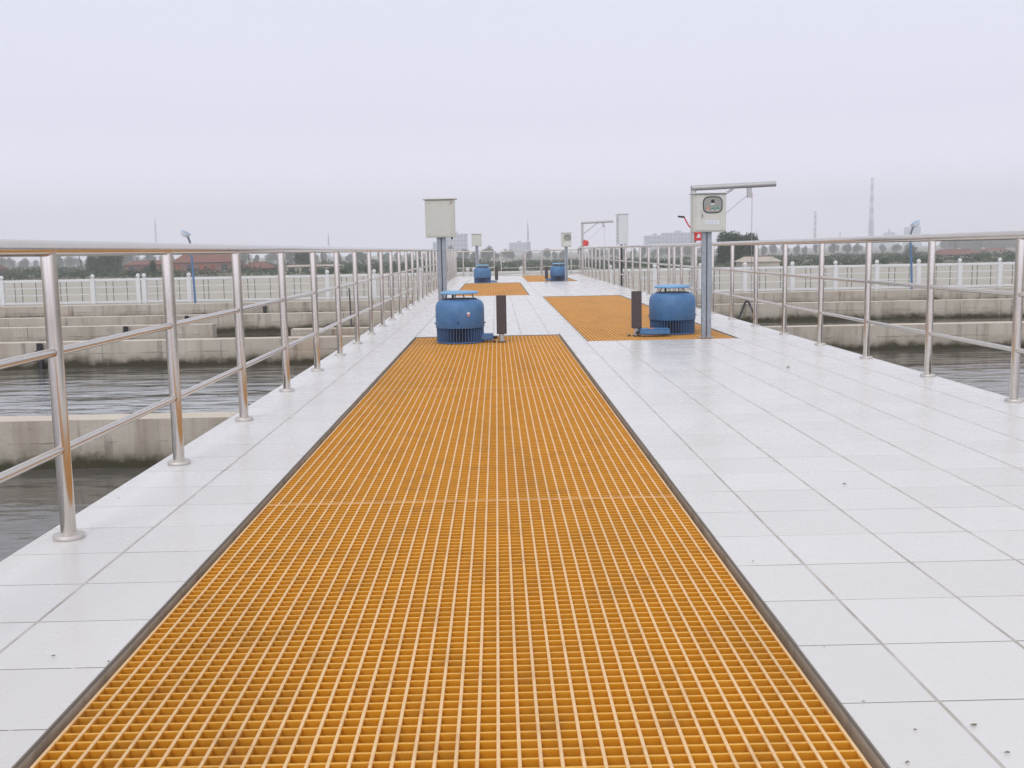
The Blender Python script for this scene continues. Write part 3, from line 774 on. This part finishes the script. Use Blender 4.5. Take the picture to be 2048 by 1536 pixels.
# ---------------------------------------------------------------- vegetation
def leaf_cloud(mb, lobes, n, size, rnd, mi=0):
    tot = sum(l[3]*l[4]*l[5] for l in lobes)
    for (cx, cy, cz, rx, ry, rz) in lobes:
        for _ in range(int(n * rx*ry*rz / tot)):
            while True:
                p = Vector((rnd.uniform(-1,1), rnd.uniform(-1,1), rnd.uniform(-1,1)))
                if .25 < p.length < 1: break
            p = p * (.55 + .5 * rnd.random() ** .6) if rnd.random() < .6 else p * 1.05
            c = Vector((cx + p.x*rx, cy + p.y*ry, cz + p.z*rz)); s_ = size * rnd.uniform(.5, 1.2)
            a = Vector((rnd.gauss(0,1), rnd.gauss(0,1), rnd.gauss(0,1))).normalized(); b_ = a.orthogonal().normalized()
            b_ = Matrix.Rotation(rnd.random()*6.28, 3, a) @ b_; d = a.cross(b_)
            mb.add([c - b_*s_, c + d*s_*.6, c + b_*s_, c - d*s_*.6], [(0,1,2,3)], False, mi)
def tree(label, loc, h, w_, m_leaf, seed, n=700, leaf=.16, shape='round', group=None, name='tree', trunk=.22):
    rnd = random.Random(seed); t = thing(name, label, 'tree' if name != 'bush' else 'bush', loc, rnd.uniform(0, 6), group)
    lobes = []; k = 7 if shape == 'round' else 12
    for i in range(k):
        a = rnd.uniform(0, 2*PI); r = rnd.uniform(.0, .55) * w_/2
        z = h * (trunk + (1-trunk) * rnd.uniform(.16, .72))
        q = rnd.uniform(.36, .6)
        lobes.append((r*math.cos(a)*(1.3 if shape != 'round' else 1), r*math.sin(a), z, q*w_/2, q*w_/2, q*h*(1-trunk)*.62))
    cm_ = MB(); leaf_cloud(cm_, lobes, n, leaf, rnd); cm_.build('crown', m_leaf, t)
    tk = MB(); tk.tube([(0,0,-.1), (.03*h, 0, h*.25), (0, .02*h, h*.6)], .035*h*.6, 8, r1=.012*h)
    for i in range(4):
        l = lobes[i]; tk.tube([(.01*h, 0, h*.3), (l[0]*.5, l[1]*.5, h*.45), (l[0], l[1], l[2])], .012*h, 6, r1=.004*h)
    tk.build('trunk', BARK, t)
    return t
# distant row: a few variants, copied
far = [tree('round hazy tree in the far row beyond the fields', (0, 0, 0), 5.2, w_, [LEAFD, LEAFM, LEAFB][i % 3], 20+i, 1800, .24, group='far row of hazy trees', trunk=.12) for i, w_ in enumerate((3.8, 4.6, 5.4, 3.4))]
used = set()
def put(u, y, h, wf=1.0):
    i = random.randrange(4)
    if i in used: o = dup(far[i])
    else: o = far[i]; used.add(i)
    x = (u - 992) * y / 2070.0; sz = h / 5.2
    o.location = (x, y, gz(y) - .1); o.scale = (sz*wf, sz*wf, sz); o.rotation_euler = (0, 0, random.random()*6)
for u in (932, 947, 990, 1010, 1024, 1057, 1093, 1108, 1122, 1520, 1541, 1564, 1585, 1601, 1624, 1685, 1708, 1727, 1759, 1784, 1811, 1660):
    put(u + random.uniform(-1, 1), random.uniform(440, 520), random.uniform(4.6, 6.0))
for u in (1160, 1185, 1200, 1222, 1240, 1262, 1280, 1302, 1318, 1333, 1350, 1372, 1398, 1416): put(u, random.uniform(440, 520), random.uniform(4.6, 5.8))
put(973, 430, 7.2, 1.35)
for u in list(range(-60, 930, 21)):
    put(u + random.uniform(-8, 8), random.uniform(380, 540), random.uniform(4.4, 7.2), random.uniform(.8, 1.4))
for u in list(range(1880, 2150, 10)):
    put(u + random.uniform(-3, 3), random.uniform(520, 600), random.uniform(7.2, 9.0), 1.25)
for i, o in enumerate(far):
    if i not in used: put(700 + i*5, 500, 5)
# nearer trees
def px_tree(label, u, y, h, w_, m_, seed, n=5000, leaf=.11, **kw):
    return tree(label, ((u - 992) * y / 2070.0, y, gz(y) - .05), h, w_, m_, seed, n, leaf, **kw)
px_tree('large dark dense tree behind the fence right of the near control box', 1452, 128, 4.3, 4.6, LEAFD, 91, 14000, .13, trunk=.0)
px_tree('dark dense tree adjoining the large one, behind the right crane cable', 1484, 132, 3.9, 3.8, LEAFD, 92, 10000, .13, trunk=.0)
px_tree('broad grey-green tree left of the red roofed house', 238, 150, 4.0, 4.6, LEAFM, 93, 5500, .13, trunk=.1)
px_tree('smaller grey-green tree at the left of the broad one', 205, 158, 3.4, 3.2, LEAFM, 94, 3600, .13, trunk=.1)
px_tree('grey-green tree right of the pale low shed', 612, 190, 4.4, 5.4, LEAFB, 95, 4500, .15, trunk=.1)
px_tree('young bushy tree before the long low brick house', 318, 135, 2.3, 1.6, LEAFD, 96, 1600, .1, trunk=.0)
px_tree('small round bush behind the right lamp pole', 1811, 230, 2.6, 4.2, LEAFB, 97, 1800, .14, trunk=.0, name='bush')
# scrub
rnd = random.Random(5); sb = MB()
for i in range(1500):
    y = 113 + 190 * rnd.random() ** 1.6; x = rnd.uniform(-.60, .60) * y
    left = x < -2
    hgt = rnd.uniform(.4, 1.2 if left else (.35 if x < 14 else .6)) * (1 + (y-113)/260); ww = rnd.uniform(.6, 2.0) * (1 + (y-113)/130)
    leaf_cloud(sb, [(x, y, gz(y) + hgt*.35, ww, ww*.7, hgt*.6)], 34, .16 * (1 + (y-113)/110), rnd, rnd.randrange(3))
o = sb.build('scrub', [LEAFD, LEAFM, LEAFB]); kind(o, 'stuff'); o['label'] = 'low dark scrub and hedges covering the ground beyond the yard'; o['category'] = 'scrub'

# ---------------------------------------------------------------- far buildings
TILEROOF = mat('red_roof_tiles', (.21, .095, .07), .85, 0, var=.25, scale=1.5)
BRICKW = mat('brown_brick_wall', (.24, .15, .12), .9, 0, var=.2, scale=2)
PALEW = mat('pale_render_wall', (.48, .43, .36), .9, 0, var=.12, scale=1)
WINDK = mat('dark_window', (.05, .06, .07), .3)
SHUT = mat('red_shutter', (.33, .10, .07), .7)
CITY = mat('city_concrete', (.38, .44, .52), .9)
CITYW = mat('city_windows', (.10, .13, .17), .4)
def house(label, u0, u1, y, zw, zr, wallm, nwin, hip=.8, depth=6, name='house', winm=None, yaw=0):
    k = 2070.0; x0, x1 = (u0-992)*y/k, (u1-992)*y/k; cx = (x0+x1)/2; hw = (x1-x0)/2; g_ = gz(y) - .1
    t = thing(name, label, 'house' if name == 'house' else 'shed', (cx, y, g_)); a = zw - g_; r = zr - g_
    MB().box(-hw, hw, 0, depth, 0, a).build('wall', wallm, t)
    ov = .25
    vs = [(-hw-ov, -ov, a), (hw+ov, -ov, a), (hw+ov, depth+ov, a), (-hw-ov, depth+ov, a), (-hw+hip, depth/2, r), (hw-hip, depth/2, r)]
    rf = MB().add(vs, [(0,1,5,4), (1,2,5), (2,3,4,5), (3,0,4), (3,2,1,0)]).build('roof', TILEROOF if wallm != PALEW or name == 'house' else PALEW, t)
    MB().rbox(-hw+hip, hw-hip, depth/2-.08, depth/2+.08, r-.02, r+.08, .02).build('ridge', BRICKW, rf)
    for i in range(nwin):
        x = -hw + (i + .5) * 2*hw / nwin; ww = min(.45, hw/nwin*.5)
        f_ = MB().box(x-ww, x+ww, -.04, -.002, a*.28, a*.80).build('window', (winm or [WINDK])[i % len(winm or [1])], t)
        MB().box(x-ww-.05, x+ww+.05, -.09, -.042, a*.22, a*.275).build('sill', PALEW, f_)
    return t
house('brick house with large red tiled roof beyond the left fence', 356, 470, 150, .25, 1.65, BRICKW, 5, 1.0, 7, winm=[SHUT, WINDK, SHUT])
house('long low brick house with orange roof edge left of the larger house', 262, 352, 160, .0, .55, BRICKW, 3, .3, 5, winm=[WINDK])
house('low brown shed with sagging roof right of the red roofed house', 488, 545, 155, -.75, .05, BRICKW, 2, .9, 5, name='shed')
house('pale long low shed with brown roof line behind the left fence', 576, 682, 135, -.42, -.22, PALEW, 4, .2, 4, name='shed')
house('pale low greenhouse-like shed below the dark trees on the right', 1478, 1552, 112, -.52, .02, PALEW, 0, .5, 3, name='shed')
house('low house with wide red roof at the far right', 1878, 1958, 210, -1.3, -.35, BRICKW, 3, .8, 8)
house('pale low house right of the wide red roof', 1968, 2010, 260, -1.1, -.5, PALEW, 2, .8, 6)
house('small red roofed hut at the left picture edge', -8, 12, 170, -.3, .5, BRICKW, 1, .4, 4)
def block(label, u0, u1, y, ztop, nx, nz, depth=25, steps=None):
    k = 2070.0; x0, x1 = (u0-992)*y/k, (u1-992)*y/k; cx = (x0+x1)/2; hw = (x1-x0)/2; g_ = gz(y)
    t = thing('apartment_block', label, 'building', (cx, y, g_)); a = ztop - g_
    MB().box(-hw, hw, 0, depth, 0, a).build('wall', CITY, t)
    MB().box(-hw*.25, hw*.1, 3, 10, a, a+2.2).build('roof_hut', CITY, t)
    MB().box(-hw-.3, hw+.3, -.3, depth+.3, a-.5, a+.3).build('parapet', CITY, t)
    w0 = None; dx = 2*hw/nx; dz = (a-1)/nz
    for i in range(nx):
        for j in range(nz):
            if w0 is None: w0 = MB().box(-dx*.22, dx*.22, -.12, 0, -dz*.25, dz*.25).build('window', CITYW, t); o = w0
            else: o = dup(w0, t)
            o.location = (-hw + dx*(i+.5), -.02, 1 + dz*(j+.45))
    return t
block('hazy apartment block with rows of windows behind the near left box post', 893, 935, 900, 15.5, 6, 5)
block('lower hazy block at the left of the windowed apartment block', 868, 892, 930, 9.0, 4, 3)
block('hazy apartment block right of the white cabinet', 1291, 1325, 930, 11.5, 6, 4)
block('taller hazy apartment block left of the near right control box', 1326, 1383, 960, 14.0, 8, 5)
block('faint low industrial block below the thin far mast', 1018, 1060, 1150, 9.0, 5, 2)
STRIPEW = mat('hazed_chimney_white', (.55, .60, .68), .8)  # both stripe colours paled and blued, so haze is partly in the paint
STRIPED = mat('hazed_chimney_grey', (.27, .32, .42), .8)
def chimney(label, u, y, r0, r1, ztop, bands):
    t = thing('striped_chimney', label, 'chimney', ((u-992)*y/2070.0, y, gz(y)), 0, 'striped power station chimneys'); h = ztop - gz(y)
    n = 12
    for i in range(n):
        a, b_ = i/n, (i+1)/n; ra, rb = r0+(r1-r0)*a**.7, r0+(r1-r0)*b_**.7
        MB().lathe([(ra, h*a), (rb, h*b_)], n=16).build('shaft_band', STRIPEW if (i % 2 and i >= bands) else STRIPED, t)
    MB().lathe([(r1*1.15, h), (r1*1.15, h+1), (r1*.8, h+1)], n=16).build('rim', STRIPED, t)
    return t
chimney('tall striped chimney tapering up through the haze on the right', 1732, 1150, 3.5, 1.4, 71, 5)
chimney('shorter striped chimney farther left of the tall one', 1621, 1150, 1.8, 1.2, 36, 3)
t = MB().lathe([(10.6, 0), (9.2, 7), (8.4, 13), (8.5, 18), (8.8, 22), (8.1, 22), (7.8, 16)], n=32)
o = t.build('cooling_tower', CITY, None, ((1814-992)*1150/2070, 1150, gz(1150))); tag(o, 'hazy cooling tower behind the right lamp head', 'tower')
t = thing('power_station', 'faint low power station sheds at the foot of the tall chimney', 'building', ((1755-992)*1400/2070, 1400, gz(1400)))
MB().box(-8, 8, 0, 20, 0, 15).build('main_hall', CITY, t); MB().box(8.1, 17, 0, 20, 0, 19).build('boiler_house', CITY, t); MB().box(10, 12, 5, 7, 19.05, 24).build('vent_stack', CITY, t)
t = thing('power_station', 'faint low factory sheds right of the shorter striped chimney', 'building', ((1652-992)*1400/2070, 1400, gz(1400)))
MB().box(-16, 12, 0, 20, 0, 9.5).build('main_hall', CITY, t); MB().box(12.1, 20, 0, 20, 0, 11.5).build('annex', CITY, t); MB().tube([(14, 4, 11.5), (14, 4, 21)], 1.0, 8).build('vent_stack', CITY, t)
def mast(label, u, y, ztop, w_):
    t = thing('lattice_mast', label, 'mast', ((u-992)*y/2070.0, y, gz(y)), .3, 'thin hazy masts'); h = ztop - gz(y)
    m = MB(); n = 8
    for sx_ in (-1, 1):
        for sy in (-1, 1): m.tube([(sx_*w_, sy*w_, 0), (sx_*w_*.15, sy*w_*.15, h)], .12, 5)
    for i in range(n):
        a, b_ = i/n, (i+1)/n; wa, wb = w_*(1-.85*a), w_*(1-.85*b_)
        for sx_, sy, tx, ty in ((-1,-1,1,-1), (1,-1,1,1), (1,1,-1,1), (-1,1,-1,-1)): m.tube([(sx_*wa, sy*wa, h*a), (tx*wb, ty*wb, h*b_)], .07, 4)
    m.build('lattice', STRIPED, t); MB().tube([(0,0,h), (0,0,h+3)], .1, 5).build('tip', STRIPED, t)
    return t
mast('thin hazy mast rising above the middle of the end gate', 1055, 700, 18.5, .9)
mast('thin hazy mast left of the left lamp head', 328, 600, 20.5, .9)
mast('faint mast just right of the near crane cable', 1506, 900, 13.5, 1.0)
mast('small mast near the far left railing posts', 664, 700, 13.0, .8)
for i, (u, y, h, ln) in enumerate([(184, 125, 2.9, -.55), (509, 150, 3.0, -.25), (651, 160, 3.2, -.15), (687, 170, 3.4, -.30), (1658, 240, 3.6, 0), (1900, 240, 4.2, 0)]):
    g_ = gz(y)
    p = MB().tube([(0,0,-.1), (ln, 0, h)], .07, 8, r1=.05)
    o = p.build('utility_pole', BARK, None, ((u-992)*y/2070.0, y, g_))
    tag(o, ['dark leaning pole left of the broad grey-green tree', 'leaning pole just right of the red roofed house', 'leaning pole above the pale low shed', 'leaning pole right of the pale low shed', 'thin upright pole among the far right trees', 'thin upright pole above the wide red roof'][i], 'pole')

# ---------------------------------------------------------------- litter on the tiles
LIT = mat('dry_leaf', (.20, .165, .12), .9)
def ray(u, v):
    a, b_ = u-1024, v-768; a, b_ = a*_cr - b_*_sr, a*_sr + b_*_cr
    y = F*_cp - b_*_sp; z = -(F*_sp + b_*_cp); return Vector((a*_c + y*_s, -a*_s + y*_c, z))
rnd = random.Random(11)
for i, (u, v, s_) in enumerate([(107,1315,.013), (217,1326,.010), (1948,1454,.016), (1830,1463,.010), (2014,1509,.014), (1815,1528,.012), (1648,1297,.007), (1727,1406,.008), (1506,1125,.010), (1576,736,.045), (238,998,.010), (1689,970,.02)]):
    d = ray(u, v); p = d * (-EYE / d.z); m = MB()
    n = 7; pts = []
    for k in range(n):
        a = 2*PI*k/n; r = s_ * rnd.uniform(.4, .75); pts.append((r*math.cos(a), r*.45*math.sin(a), .003 + rnd.uniform(0, .25)*s_))
    m.add([(0,0,.004+.3*s_)] + pts, [(0, 1+k, 1+(k+1)%n) for k in range(n)], False); m.add([(0,0,.003)] + pts, [(0, 1+(k+1)%n, 1+k) for k in range(n)], False)
    o = m.build('dry_leaf', LIT, None, (p.x, p.y, .001)); o.rotation_euler = (0, 0, rnd.uniform(-.6, .6))
    if i == 9: tag(o, 'flat dark chip lying on the right tiles beyond the others', 'chip')
    else: tag(o, 'tiny dry leaf scrap lying on the white tiles', 'leaf', 'scraps of dry leaf on the tiles')

# ---------------------------------------------------------------- haze
hz_ = MB().box(-1700, 1700, -100, 1750, -4.7, 78)
hm = bpy.data.materials.new('haze'); hm.use_nodes = True; t = hm.node_tree; t.nodes.clear()
o_ = N(t, 'ShaderNodeOutputMaterial'); pv = N(t, 'ShaderNodeVolumePrincipled')
pv.inputs['Color'].default_value = (.96, .966, .9999, 1); pv.inputs['Density'].default_value = .00105; pv.inputs['Anisotropy'].default_value = 0.0
t.links.new(pv.outputs[0], o_.inputs['Volume'])
h = kind(hz_.build('haze', hm), 'stuff'); h['label'] = 'pale grey smog over the fields'; h['category'] = 'haze'
